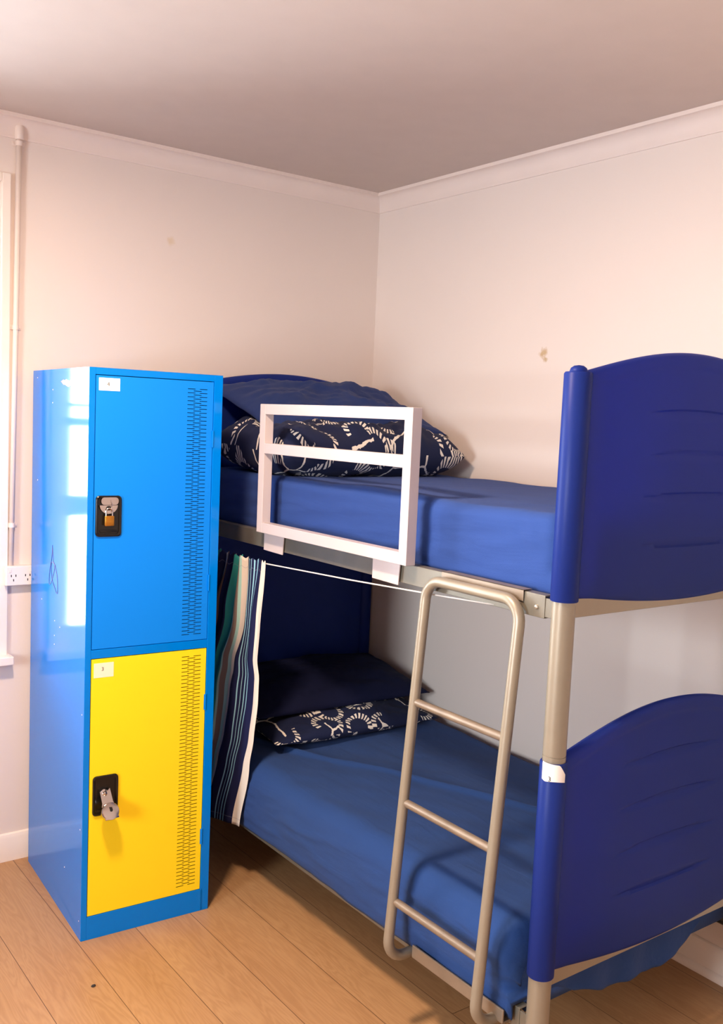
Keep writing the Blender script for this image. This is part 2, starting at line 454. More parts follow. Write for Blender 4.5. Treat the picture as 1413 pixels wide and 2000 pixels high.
def make_window(name, T, w, h, bars, cas=.03):
    """window of width w, height h; local x along the wall, local y out of the room, origin = lower corner of the opening"""
    root = bpy.data.objects.new(name, None); COL.objects.link(root); root['kind'] = 'structure'; WM[root.name] = T; root.matrix_world = T
    bm = bmesh.new()                                     # casing round the opening
    for a in ((-cas, 0, -.0, h + cas), (w, w + cas, 0, h + cas), (0, w, h, h + cas)):
        add_box(bm, a[0], a[1], -.014, 0, a[2], a[3], .003)
    struct(obj('window_casing', bm, 'gloss_white', root, local=True))
    struct(obj('window_sill', box(-cas - .012, w + cas + .012, -.055, .10, -.027, .003, .003), 'gloss_white', root, local=True))
    bm = bmesh.new()
    for a in ((0, .06, 0, h), (w - .06, w, 0, h), (.06, w - .06, 0, .075), (.06, w - .06, h - .06, h)):
        add_box(bm, a[0], a[1], .055, .10, a[2], a[3], .004)
    for z, t in bars: add_box(bm, .06, w - .06, .06, .095, z - t / 2, z + t / 2, .003)
    struct(obj('window_sash', bm, 'gloss_white', root, local=True))
    struct(obj('window_pane', box(.05, w - .05, .076, .080, .06, h - .05), 'glass', root, local=True))
    return root
make_window('window_1', Matrix.Translation((WX0, 0, WZ0)), WX1 - WX0, WZ1 - WZ0, ((1.31 - WZ0, .075), (1.625 - WZ0, .03), (1.687 - WZ0, .012)))
make_window('window_2', Matrix.Translation((XF, VY0, VZ0)) @ Matrix.Rotation(PI / 2, 4, 'Z'), VY1 - VY0, VZ1 - VZ0, ((.65, .05),))

# ------------------------------------------------------------------ conduit, outlet
root = thing('conduit_pipe', 'thin white vertical conduit pipe on wall beside the window frame', 'pipe', (-1.596, -.0, 1.1))
def cxz(z): return -1.581 - .016 * (2.6 - z) / 1.5
obj('pipe', add_tube(bmesh.new(), [(cxz(1.1), -.0125, 1.1), (cxz(1.8), -.0125, 1.8), (cxz(2.606), -.0125, 2.606)], .0095, 14), 'pipe_white', root, True)
for z in (2.575, 1.948, 1.25):
    bm = bmesh.new(); x = cxz(z)
    add_box(bm, x - .022, x + .022, -.004, -.0005, z - .008, z + .008, .001)
    add_tube(bm, [(x, -.0125, z - .008), (x, -.0125, z + .008)], .0118, 14)
    for s in (-1, 1): add_lathe(bm, [(.003, -.0065), (.003, -.004)], (x + s * .017, 0, z), 10, axis='Y')
    obj('pipe_clip', bm, 'pipe_white', root, True, angle=35)
bm = bmesh.new(); add_lathe(bm, [(.0135, 2.588), (.0145, 2.590), (.0145, 2.628), (.012, 2.634)], (cxz(2.6), -.0145, 0), 16)
obj('pipe_cap', bm, 'pipe_white', root, True, angle=35)

root = thing('power_outlet', 'white double wall socket under the conduit, partly behind the blue locker', 'socket', (-1.562, 0, 1.068))
obj('mounting_block', box(-1.62, -1.503, -.03, -.0005, 1.034, 1.104, .002), 'plastic_white', root)
obj('face_plate', box(-1.6195, -1.5035, -.037, -.03, 1.0345, 1.1035, .0025), 'plastic_white', root)
for cx in (-1.594, -1.544):
    bm = bmesh.new()
    add_box(bm, cx - .0095, cx - .0065, -.0376, -.0368, 1.066, 1.074); add_box(bm, cx + .0065, cx + .0095, -.0376, -.0368, 1.066, 1.074)
    add_box(bm, cx - .0015, cx + .0015, -.0376, -.0368, 1.050, 1.058)
    obj('socket_slots', bm, 'black_plastic', root)
for cx in (-1.607, -1.531):
    obj('switch', box(cx - .004, cx + .004, -.0395, -.037, 1.082, 1.094, .001), 'plastic_white', root)

# ------------------------------------------------------------------ locker
LW, LD, LH = .435, .633, 1.8
ROT = -.0545
lk = thing('locker', 'tall two door metal locker, blue above and yellow below, at the bed foot', 'locker', (-1.5699, -.6819, 0), ROT)
lk['label'] = 'tall blue metal locker with one blue and one yellow door, against the left wall'
UD = (.0205, .4035, .938, 1.777); LDR = (.0205, .4035, .078, .9065)     # door rectangles u0,u1,z0,z1
bm = bmesh.new(); t = .0015
add_box(bm, 0, t, .036, LD, 0, LH); add_box(bm, LW - t, LW, .036, LD, 0, LH)
add_box(bm, t, LW - t, .0, LD, LH - t, LH); add_box(bm, t, LW - t, LD - t, LD, 0, LH - t)
add_box(bm, t, LW - t, .02, LD - t, .91, .93, mi=1)
add_box(bm, t, LW - t, .02, LD - t, .03, .04, mi=1)
# wrap-round front stiles, top rail, middle rail, plinth
e = .0005
add_box(bm, -e, UD[0] - .0022, 0, .036, 0, LH, .0012); add_box(bm, UD[1] + .0022, LW + e, 0, .036, 0, LH, .0012)
add_box(bm, UD[0] - .0022, UD[1] + .0022, 0, .02, UD[3] + .0022, LH, .0008)
add_box(bm, UD[0] - .0022, UD[1] + .0022, 0, .02, LDR[3] + .0022, UD[2] - .0022, .0008)
add_box(bm, UD[0] - .0022, .414, 0, .02, 0, LDR[2] - .0022, .0008)
# dark strips that paint the shade into the door gaps
for D in (UD, LDR):
    add_box(bm, D[0] - .004, D[0] + .006, .018, .020, D[2], D[3], mi=1); add_box(bm, D[1] - .006, D[1] + .004, .018, .020, D[2], D[3], mi=1)
    add_box(bm, D[0], D[1], .018, .020, D[3] - .006, D[3] + .004, mi=1); add_box(bm, D[0], D[1], .018, .020, D[2] - .004, D[2] + .006, mi=1)
# rivets and paint chips on the side
for v, z in ((.575, 1.775), (.385, 1.733), (.385, 1.690), (.33, .965), (.27, .955), (.33, .915), (.33, .885), (.49, 1.01), (.02, .73), (.02, .36), (.18, .17), (.02, .06), (.56, 1.42)):
    add_lathe(bm, [(.0022, .0004), (.0018, -.0012)], (0, v, z), 8, mi=2, axis='X')
obj('cabinet', bm, ['locker_blue', 'locker_dark', 'chip'], lk, local=True)
# torn sticker and pen scribble on the side
bm = bmesh.new(); random.seed(3)
pts = [(.27, 1.757), (.235, 1.766), (.20, 1.760), (.165, 1.771), (.12, 1.762), (.10, 1.748), (.14, 1.742), (.175, 1.747), (.21, 1.741), (.245, 1.748)]
add_prism(bm, [(-.0012, v, z) for v, z in pts], (.0009, 0, 0)); 
add_prism(bm, [(-.0016, v, z) for v, z in [(.29, 1.759), (.262, 1.765), (.24, 1.760), (.235, 1.750), (.26, 1.748)]], (.0013, 0, 0), 1)
obj('torn_sticker', bm, ['paper', 'tape_red'], lk, local=True)
loop = [(.366, 1.215), (.372, 1.175), (.392, 1.13), (.402, 1.09), (.392, 1.078), (.365, 1.10), (.338, 1.14), (.345, 1.158), (.378, 1.15), (.366, 1.10), (.336, 1.078), (.312, 1.062), (.30, 1.068), (.305, 1.11), (.33, 1.15), (.352, 1.16), (.366, 1.215)]
sm = []
for i in range(len(loop) - 1):
    p0, p1, p2, p3 = (Vector(loop[max(0, min(len(loop) - 1, i + k))]) for k in (-1, 0, 1, 2))
    for k in range(5):
        q = k / 5
        sm.append(.5 * (2 * p1 + (p2 - p0) * q + (2 * p0 - 5 * p1 + 4 * p2 - p3) * q * q + (3 * p1 - p0 - 3 * p2 + p3) * q ** 3))
o = obj('pen_scribble', add_tube(bmesh.new(), [(-.0004, p.x, p.y) for p in sm], .0011, 5), 'pen', lk, local=True); o['label'] = 'purple pen doodle on the locker side'

def door(D, matk, dark, band, ztop, zbot):
    """one door with real slots: front sheet with holes, given thickness"""
    u0, u1, z0, z1 = D; yv = .0015
    b0 = band; cols = [b0, b0 + .020, b0 + .026, b0 + .041, b0 + .047, b0 + .067]
    us = [u0] + cols + [u1]
    pitch = .0063; zs = [z0]; rows = []
    n = int((ztop - zbot) / pitch)
    for k in range(n):
        zc = zbot + (k + .5) * pitch
        zs += [zc - .0011, zc + .0011]; rows.append((len(zs) - 2, k))
    zs.append(z1)
    bm = bmesh.new()
    vv = [[bm.verts.new((u, yv, z)) for u in us] for z in zs]
    slot = {r: k for r, k in rows}
    for i in range(len(zs) - 1):
        for j in range(len(us) - 1):
            if i in slot:
                k = slot[i]
                if k % 2 == 0 and j in (1, 2, 4, 5): continue       # left and right slots
                if k % 2 == 1 and j in (2, 3, 4): continue          # middle slots
            bm.faces.new((vv[i][j], vv[i][j + 1], vv[i + 1][j + 1], vv[i + 1][j]))
    # returned edges
    for (a, b) in (((u0, z0), (u1, z0)), ((u1, z0), (u1, z1)), ((u1, z1), (u0, z1)), ((u0, z1), (u0, z0))):
        bm.faces.new([bm.verts.new((p[0], y, p[1])) for p, y in ((a, yv), (b, yv), (b, .016), (a, .016))])
    bm.faces.new([bm.verts.new((u, .0175, z)) for u, z in ((u0 + .03, z0 + .01), (u1 - .005, z0 + .01), (u1 - .005, z1 - .01), (u0 + .03, z1 - .01))]).material_index = 1  # dark backing sheet, paints the shade seen through the slots
    return obj('door', bm, [matk, dark], lk, local=True)

def door_fittings(d, D, num, numx, lab, hz, hinge_z, matk, labmat):
    # black plastic handle cup: floor, raised rounded rim
    u0, u1, z0, z1 = hz
    bm = bmesh.new()
    out = round_rect(u0, u1, z0, z1, .012); inn = round_rect(u0 + .008, u1 - .008, z0 + .008, z1 - .008, .009); n = len(out)
    rings = [[bm.verts.new((u, y, z)) for u, z in pts] for pts, y in ((out, .0014), (out, -.0035), (round_rect(u0 + .003, u1 - .003, z0 + .003, z1 - .003, .010), -.0055), (inn, -.004), (inn, -.0004))]
    for a, b in zip(rings, rings[1:]):
        for k in range(n): bm.faces.new((a[k], a[(k + 1) % n], b[(k + 1) % n], b[k]))
    bm.faces.new(rings[-1]); bm.faces.new(rings[0])
    add_box(bm, u0 + .014, u1 - .012, -.003, -.0004, z0 + .014, z0 + .02, .001)
    o = obj('handle_cup', bm, 'black_plastic', d, smooth=True, local=True, angle=40)
    # numbered paper sticker
    bm = bmesh.new(); u0, u1, z0, z1 = lab
    add_box(bm, u0, u1, .0009, .00145, z0, z1)
    add_text(bm, num, .017, Matrix.Translation((numx[0], .0008, numx[1])) @ Matrix.Rotation(PI / 2, 4, 'X'), 1)
    obj('number_sticker', bm, [labmat, 'ink'], d, local=True)
    for z in hinge_z:
        bm = add_tube(bmesh.new(), [(D[1] + .0011, -.0008, z - .027), (D[1] + .0011, -.0008, z + .027)], .0027, 10)
        add_box(bm, D[1] - .004, D[1] + .006, -.0004, .0012, z - .026, z + .026)
        obj('hinge', bm, 'locker_blue', d, local=True)

d = door(UD, 'locker_door_blue', 'locker_dark', .315, 1.757, .955)
door_fittings(d, UD, '4', (.058, 1.751), (.029, .094, 1.732, 1.770), (.024, .105, 1.288, 1.414), (1.595, 1.125), 'locker_door_blue', 'paper')
bm = bmesh.new()                                         # hasp: rounded plate over a turning disc with a hole
add_prism(bm, [(u, -.003, z) for u, z in round_rect(.040, .094, 1.386, 1.409, .010)], (0, -.004, 0))
disc = [(.063 + .028 * math.cos(a), 1.385 + .026 * math.sin(a)) for a in [PI + k * PI / 16 for k in range(17)]]
add_prism(bm, [(u, -.004, z) for u, z in disc], (0, -.0045, 0))
add_prism(bm, [(.063 + .009 * math.cos(2 * PI * k / 14), -.0087, 1.376 + .007 * math.sin(2 * PI * k / 14)) for k in range(14)], (0, -.0003, 0), 1)
add_tube(bm, [(.069, -.0075, 1.40), (.073, -.0095, 1.388), (.071, -.0095, 1.376)], .0014, 6)
obj('hasp', bm, ['chrome', 'black_plastic'], d, local=True, smooth=True, angle=35)

d2 = door(LDR, 'locker_yellow', 'locker_dark_y', .318, .888, .10)
door_fittings(d2, LDR, '3', (.056, .873), (.028, .091, .847, .893), (.030, .111, .404, .532), (.725, .262), 'locker_yellow', 'paper_cream')
bm = bmesh.new()                                         # latch: pivot stud, tongue leaning out, round lock barrel with keyhole
add_lathe(bm, [(.013, 0), (.013, -.010), (.008, -.014), (.007, -.018), (.003, -.0195)], (.064, -.001, .478), 18, axis='Y')
R1 = Matrix.Translation((.066, -.012, .478)) @ Matrix.Rotation(math.radians(-24), 4, 'X') @ Matrix.Rotation(math.radians(-5), 4, 'Y')
b2 = bmesh.new(); add_prism(b2, [(u, 0, z) for u, z in [(-.016, .008), (-.006, .004), (.006, .004), (.017, .012), (.019, -.03), (.022, -.04), (-.02, -.04), (-.016, -.03)]], (0, -.004, 0))
add_lathe(b2, [(.026, .012), (.027, .010), (.027, -.012), (.0255, -.0145), (.018, -.0155)], (.002, -.004, -.058), 28, axis='Y')
add_prism(b2, [(.002 + x, -.0194, -.056 + z) for x, z in [(-.004, .012), (.005, .010), (.006, .0), (.002, -.004), (-.003, -.002)]], (0, -.0008, 0), 1)
add_box(b2, -.020, .024, -.0185, -.014, -.082, -.070, .002)
b2.transform(R1)
tmp = bpy.data.meshes.new('t'); b2.to_mesh(tmp); b2.free(); bm.from_mesh(tmp); bpy.data.meshes.remove(tmp)
obj('latch', bm, ['chrome', 'black_plastic'], d2, local=True, smooth=True, angle=32)

# brass padlock hanging from the upper hasp
LKM = WM[lk.name]
pl = thing('padlock', 'small brass padlock hanging on the upper blue locker door', 'padlock', LKM @ Vector((.0635, -.012, 1.322)), ROT)
bm = box(-.0145, .0145, -.0065, .0065, 0, .031, .0025, seg=3)
obj('padlock_body', bm, 'brass', pl, local=True, smooth=True, angle=35)
sp = [(-.010, 0, .028), (-.010, 0, .044)] + [(-.010 * math.cos(a), 0, .044 + .010 * math.sin(a)) for a in [PI * k / 10 for k in range(1, 10)]] + [(.010, 0, .044), (.010, 0, .028)]
obj('shackle', add_tube(bmesh.new(), sp, .0023, 10), 'chrome', pl, local=True, smooth=True, angle=40)

# ------------------------------------------------------------------ bunk bed
BX0, BX1, YF, YH = -.94, -.04, -2.02, -.06               # post axes
bed = thing('bunk_bed', 'blue plastic and beige metal bunk bed in the room corner', 'bed', (BX0, YF, 0))
PR, SR = .0275, .0325
for (x, y) in ((BX0, YF), (BX1, YF), (BX0, YH), (BX1, YH)):
    bm = bmesh.new()
    add_lathe(bm, [(PR, 0.0), (PR, .914), (PR - .0012, .9145), (PR - .0012, .9165), (PR, .917), (PR, 1.800)], (x, y, 0), 28)
    obj('post', bm, 'steel', bed, True, angle=30)

def sleeve(bm, x, y, z0, z1):
    add_lathe(bm, [(PR + .0005, z0 + .002), (SR - .001, z0), (SR, z0 + .0015), (SR, z1 - .004), (SR - .003, z1), (PR + .0005, z1 - .001)], (x, y, 0), 32)

def end_panel(name, y, zt, zb, grooves, cap, front):
    """moulded end board between two sleeves; zt(t), zb(t) give its outline, t = 0..1 across"""
    bm = bmesh.new(); NXx, NZz = 150, 130; th = .015
    xa, xb = BX0 + .004, BX1 - .004
    def lens(x, z):
        v = 0
        for zc, flip in grooves:
            s = (x - (BX0 + BX1) / 2) / .225
            if abs(s) >= 1: continue
            k = (1 - s * s)
            top = zc + .014 * k; bot = zc - .016 * k
            if flip: top, bot = zc + .014 * k, zc - .012 * k
            if bot < z < top:
                q = (z - bot) / (top - bot)
                q = 1 - q if flip else q
                v = max(v, .0055 * min(1, k * 1.6) * smooth01(0, .85, q) * (1 - smooth01(.90, 1, q)))
        return v
    grids = []
    for side in (-1, 1):
        g = []
        for j in range(NZz + 1):
            row = []
            for i in range(NXx + 1):
                t = i / NXx; x = xa + (xb - xa) * t
                q = j / NZz; z = zb(t) + (zt(t) - zb(t)) * q
                d_edge = min((zt(t) - z), (z - zb(t)) )
                rnd = th * math.sqrt(max(0, 1 - (1 - min(1, d_edge / .014)) ** 2))
                # soft step below the top edge and a belly across the board
                w = rnd - .0035 * smooth01(.030, .045, zt(t) - z) * smooth01(.0, .10, t) * smooth01(0, .10, 1 - t)
                yy = y + side * max(w, 0) - side * (lens(x, z) if side * front > 0 else 0)
                row.append(bm.verts.new((x, yy, z)))
            g.append(row)
        grids.append(g)
        for j in range(NZz):
            for i in range(NXx): bm.faces.new((g[j][i], g[j][i + 1], g[j + 1][i + 1], g[j + 1][i]))
    a, b = grids
    for i in range(NXx):
        bm.faces.new((a[0][i], a[0][i + 1], b[0][i + 1], b[0][i])); bm.faces.new((a[-1][i], a[-1][i + 1], b[-1][i + 1], b[-1][i]))
    for j in range(NZz):
        bm.faces.new((a[j][0], a[j + 1][0], b[j + 1][0], b[j][0])); bm.faces.new((a[j][-1], a[j + 1][-1], b[j + 1][-1], b[j][-1]))
    for x, t in ((BX0, 0), (BX1, 1)):
        sleeve(bm, x, y, zb(t) - .006, zt(t))
        if cap: add_lathe(bm, [(.020, zt(t) - .004), (.0205, zt(t) + .002), (.018, zt(t) + .009), (.011, zt(t) + .014), (.002, zt(t) + .0155)], (x, y, 0), 24)
    return obj(name, bm, 'panel', bed, True, angle=38)
S = lambda t: math.sin(PI * t)
G_UP = ((1.722, 0), (1.620, 0), (1.516, 0), (1.402, 1)); G_LO = ((.845, 0), (.728, 0), (.614, 0), (.505, 1))
end_panel('footboard', YF, lambda t: 1.805 + .074 * S(t), lambda t: 1.287 - .038 * S(t), G_UP, True, -1)
fb = end_panel('footboard', YF, lambda t: .902 + .090 * S(t), lambda t: .378 - .042 * S(t), G_LO, False, -1)
end_panel('headboard', YH, lambda t: 1.790 + .062 * S(t), lambda t: 1.287 - .038 * S(t), G_UP, True, 1)
end_panel('headboard', YH, lambda t: 1.17 + .05 * S(t), lambda t: .378 - .030 * S(t), G_LO, False, 1)

# paper sticker with the bed number wrapped round the lower sleeve
bm = bmesh.new(); r = SR + .0006
out = []
def on_post(a, z, rr=r): return (BX0 + rr * math.cos(a), YF + rr * math.sin(a), z)
A0, A1 = math.radians(172), math.radians(278)
NA = 16; rows = 10
grid = []
for j in range(rows + 1):
    row = []
    for i in range(NA + 1):
        q = i / NA; a = A0 + (A1 - A0) * q
        top = .905 - .006 * q if q < .72 else .9007 - (q - .72) / .28 * .024
        bot = .857 + .004 * math.sin(q * 3) + (.006 * (1 - q / .15) if q < .15 else 0)
        row.append(bm.verts.new(on_post(a, bot + (top - bot) * j / rows)))
    grid.append(row)
for j in range(rows):
    for i in range(NA): bm.faces.new((grid[j][i], grid[j][i + 1], grid[j + 1][i + 1], grid[j + 1][i]))
ad = math.radians(208)
add_text(bm, '3', .016, Matrix.Translation(on_post(ad, .8665, r + .0008)) @ Matrix.Rotation(ad + PI / 2, 4, 'Z') @ Matrix.Rotation(PI / 2, 4, 'X'), 1)
obj('number_sticker', bm, ['paper', 'ink'], fb, True, angle=40)

def channel(name, x, z0, z1, inward, matk):
    """pressed side rail: face plate, top flange, bottom flange"""
    bm = bmesh.new(); y0, y1 = YF + .052, YH - .052; s = inward
    def bx(a, b, c, d): add_box(bm, min(a, b), max(a, b), y0, y1, c, d, .0012)
    bx(x, x + s * .003, z0, z1); bx(x + s * .003, x + s * .03, z1 - .003, z1); bx(x + s * .003, x + s * .02, z0, z0 + .003)
    for y, yy in ((y0, YF + .026), (y1, YH - .026)):
        add_box(bm, min(x + s * .002, x + s * .0075), max(x + s * .002, x + s * .0075), min(y - .05, yy) if y == y0 else y - .02, y + .02 if y == y0 else yy, z0 + .004, z1 - .006, .001)
    return obj(name, bm, matk, bed, local=False)
RT = 1.2845
rail_u = channel('side_rail', -.947, 1.2295, RT, 1, 'steel_grey')
rail_l = channel('side_rail', -.947, .2050, .260, 1, 'steel_grey')
channel('side_rail', -.033, 1.2295, RT, -1, 'steel_grey'); channel('side_rail', -.033, .2050, .260, -1, 'steel_grey')
for rl, z in ((rail_u, 1.254), (rail_l, .232)):
    for y in ((-1.944, -1.886) if z > 1 else ()):
        bm = add_lathe(bmesh.new(), [(.0058, 0), (.0058, -.002), (.0045, -.0042), (.002, -.005)], (-.947, y, z), 14, axis='X')
        obj('bolt', bm, 'screw', rl, True, angle=40)
for z0, z1 in ((1.2395, 1.2845), (.338, .384)):
    for y in (YF, YH):
        obj('cross_bar', box(BX0 + .02, BX1 - .02, y - .008, y + .008, z0, z1, .002), 'steel', bed)
obj('mattress_base', box(-.940, -.040, -1.955, -.125, 1.243, 1.2575), 'steel_grey', bed)
obj('mattress_base', box(-.940, -.040, -1.85, -.125, .217, .231), 'steel_grey', bed)

# ------------------------------------------------------------------ mattresses in fitted sheets
def mattress(name, prof, y0, y1, mk, label, seed, ridge=None, wr=.002, amp=1.0):
    """cross-section prof (x, z, rounding weight) swept along y with wrinkles; closed ends"""
    # densify the closed profile
    P = [Vector((p[0], p[1], 0)) for p in prof]; pts = []
    for i in range(len(P)):
        a, b = P[i], P[(i + 1) % len(P)]; n = max(1, int((b - a).length / .010))
        for k in range(n): pts.append(a.lerp(b, k / n))
    NY = int((y1 - y0) / .011); n = len(pts); bm = bmesh.new(); rings = []
    cx = sum(p.x for p in pts) / n; cz = sum(p.y for p in pts) / n
    zt = max(p.y for p in pts); zb = min(p.y for p in pts)
    for j in range(NY + 1):
        y = y0 + (y1 - y0) * j / NY
        e = min(y - y0, y1 - y) / .05; e = math.sqrt(max(0, 1 - (1 - min(1, e)) ** 2))
        ring = []
        for p in pts:
            x, z = p.x, p.y
            # rounded ends
            inset = (1 - e) * .045
            zz = z - (inset if z > zb + .08 else 0) * (1 if z > (zt + zb) / 2 else .3)
            xx = x + (inset * (1 if x < cx else -1)) * (1 if z > zb + .075 else 0)
            side = smooth01(.16, 0, x - min(q.x for q in (prof and P)))
            topw = smooth01(zt - .05, zt, z)
            # pulled sheet: fine pleats fanning on the side, soft swells on top
            w = nz(y * 2.2 + seed, z * 24 + y * 1.5, x * 3) * .007 + nz(y * 9 + z * 14, z * 40 + seed, 0) * .003
            foot = smooth01(.28, 0, y - y0)
            w += foot * .010 * nz(y * 26 - z * 30, seed, 1) * smooth01(zb + .06, zt - .03, z)
            sidew = 1 - topw
            dx = -abs(w) * sidew * (1 if x < cx else 0) * amp
            dz = topw * (nz(x * 4, y * 3, seed) * .007 + nz(x * 14 + y * 5, y * 9, seed) * .0022) * amp
            if ridge:
                (ax, ay), (bx, by), hh, ww = ridge
                dd = ((xx - ax) * (by - ay) - (y - ay) * (bx - ax)) / math.hypot(bx - ax, by - ay)
                dz += topw * hh * math.exp(-(dd / ww) ** 2)
            ring.append(bm.verts.new((xx + dx, y, zz + dz)))
        rings.append(ring)
    for j in range(NY):
        for k in range(n): bm.faces.new((rings[j][k], rings[j][(k + 1) % n], rings[j + 1][(k + 1) % n], rings[j + 1][k]))
    bm.faces.new(rings[0]); bm.faces.new(rings[-1])
    o = obj(name, bm, mk, None, True)
    tag(o, label, 'mattress'); return o

def rprof(x0, x1, z0, z1, r, n=7, tilt=0):
    out = []
    for cx, cz, a0 in ((x1 - r, z0 + r, -PI / 2), (x1 - r, z1 - r, 0), (x0 + r, z1 - r, PI / 2), (x0 + r, z0 + r, PI)):
        for k in range(n + 1):
            a = a0 + PI / 2 * k / n; out.append((cx + r * math.cos(a), cz + r * math.sin(a)))
    return out
mattress('mattress', rprof(-.900, -.045, 1.2585, 1.472, .034), -1.965, -.12, 'sheet', 'thick mattress in a blue fitted sheet on the top bunk', 3.1, amp=1.2)
lowp = []
for (x, z) in rprof(-.905, -.045, .2325, .462, .034):
    lowp.append((x, z))
# the lower mattress bulges out over its side rail
lowp = [(-.079, .2325)] + [(-.079 + .034 * math.sin(a), .2665 - .034 * math.cos(a)) for a in (.5, 1.0, PI / 2)] + \
       [(-.079 + .034 * math.cos(a), .430 + .034 * math.sin(a)) for a in (0, .5, 1.0, PI / 2)] + \
       [(-.905, .462), (-.925, .457), (-.943, .446), (-.957, .428), (-.966, .400), (-.971, .36), (-.972, .31), (-.968, .265), (-.961, .236), (-.957, .226), (-.9535, .229), (-.9515, .245), (-.951, .2635),
        (-.935, .264), (-.912, .263), (-.911, .2325)]
ml = mattress('mattress', lowp, -1.955, -.12, 'sheet_low', 'thick mattress in a blue fitted sheet on the bottom bunk', 9.7, ((-.756, -.609), (-.384, -1.47), .013, .014), amp=1.7)
# end of the sheet hanging loose under the footboard
bm = bmesh.new(); NXs, NZs = 70, 26; g = []
def sag(x):
    t = (x + .90) / .80
    tab = [(0, .310), (.05, .296), (.20, .248), (.34, .216), (.60, .208), (.76, .240), (.90, .330), (1, .40)]
    for (a, za), (b, zb_) in zip(tab, tab[1:]):
        if a <= t <= b: return za + (zb_ - za) * smooth01(a, b, t)
    return .40
for j in range(NZs + 1):
    row = []
    for i in range(NXs + 1):
        x = -.90 + .80 * i / NXs; q = j / NZs; zt_ = .405
        z = zt_ + (sag(x) + .006 * nz(x * 25, 3) - zt_) * q
        y = -1.981 - .004 * q + .007 * q * math.sin(x * 38 + 2 * nz(x * 5, q)) 
        row.append(bm.verts.new((x, y, z)))
    g.append(row)
for j in range(NZs):
    for i in range(NXs): bm.faces.new((g[j][i], g[j][i + 1], g[j + 1][i + 1], g[j + 1][i]))
o = obj('sheet_flap', bm, 'sheet_low', ml, True); o['label'] = 'loose sheet end hanging below the footboard'
md = o.modifiers.new('thick', 'SOLIDIFY'); md.thickness = .0015

# ------------------------------------------------------------------ ladder
lad = thing('ladder', 'beige tubular metal ladder hooked on the bunk side rails', 'ladder', (-1.03, -1.74, .2))
def lx_(z): return -1.040 + (z - .25) / 1.0 * .072
YL, YR_ = -1.567, -1.912
top = 1.262
path = [(-.952, YL, .216), (lx_(.216) - .004, YL, .216), (lx_(top), YL, top), (lx_(top), YR_, top), (lx_(.216) - .004, YR_, .216), (-.952, YR_, .216)]
obj('ladder_frame', add_tube(bmesh.new(), round_path(path, .055, 10), .0145, 18), 'steel', lad, True, angle=40)
for z in (.930, .655, .382):
    obj('rung', add_tube(bmesh.new(), [(lx_(z), YL - .010, z), (lx_(z), YR_ + .010, z)], .0112, 14), 'rung', lad, True, angle=40)
def hook(zr, x0, y0, y1):
    bm = bmesh.new()
    add_box(bm, x0, x0 + .002, y1, y0, zr - .024, zr + .004, .0006)
    add_box(bm, x0, -.922, y1, y0, zr + .0015, zr + .004, .0006)
    return bm
obj('hook_plate', hook(RT, -.9515, -1.605, -1.902), 'rung', lad)
bm = bmesh.new()
add_box(bm, -.981, -.975, -1.945, -1.595, .218, .254, .002); add_box(bm, -.975, -.955, -1.945, -1.595, .217, .2225, .001)
obj('hook_plate', bm, 'rung', lad)

# ------------------------------------------------------------------ white guard frame
gd = thing('bed_guard', 'white metal guard frame standing on the upper side rail', 'guard rail', (-.97, -1.1, 1.23))
GX0, GX1 = -.990, -.957; GY0, GY1, GZ0, GZ1 = -.700, -1.500, 1.288, 1.716; GW = .034
def gb(name, y0, y1, z0, z1): obj(name, box(GX0, GX1, min(y0, y1), max(y0, y1), z0, z1, .0012), 'guard', gd)
gb('upright', GY0, GY0 - GW, GZ0, GZ1); gb('upright', GY1, GY1 + GW, GZ0, GZ1)
gb('top_rail', GY0 - GW, GY1 + GW, GZ1 - GW, GZ1); gb('bottom_rail', GY0 - GW, GY1 + GW, GZ0, GZ0 + GW); gb('middle_rail', GY0 - GW, GY1 + GW, 1.553, 1.587)
for y in (-.757, -1.37):
    bm = bmesh.new()
    add_prism(bm, [(-.9525, y + .062, 1.224), (-.9525, y - .058, 1.222), (-.9525, y - .064, 1.296), (-.9525, y + .062, 1.296)], (-.003, 0, 0))
    add_box(bm, -.9575, -.9525, y - .055, y + .055, 1.288, 1.31)
    obj('bracket', bm, 'guard', gd)

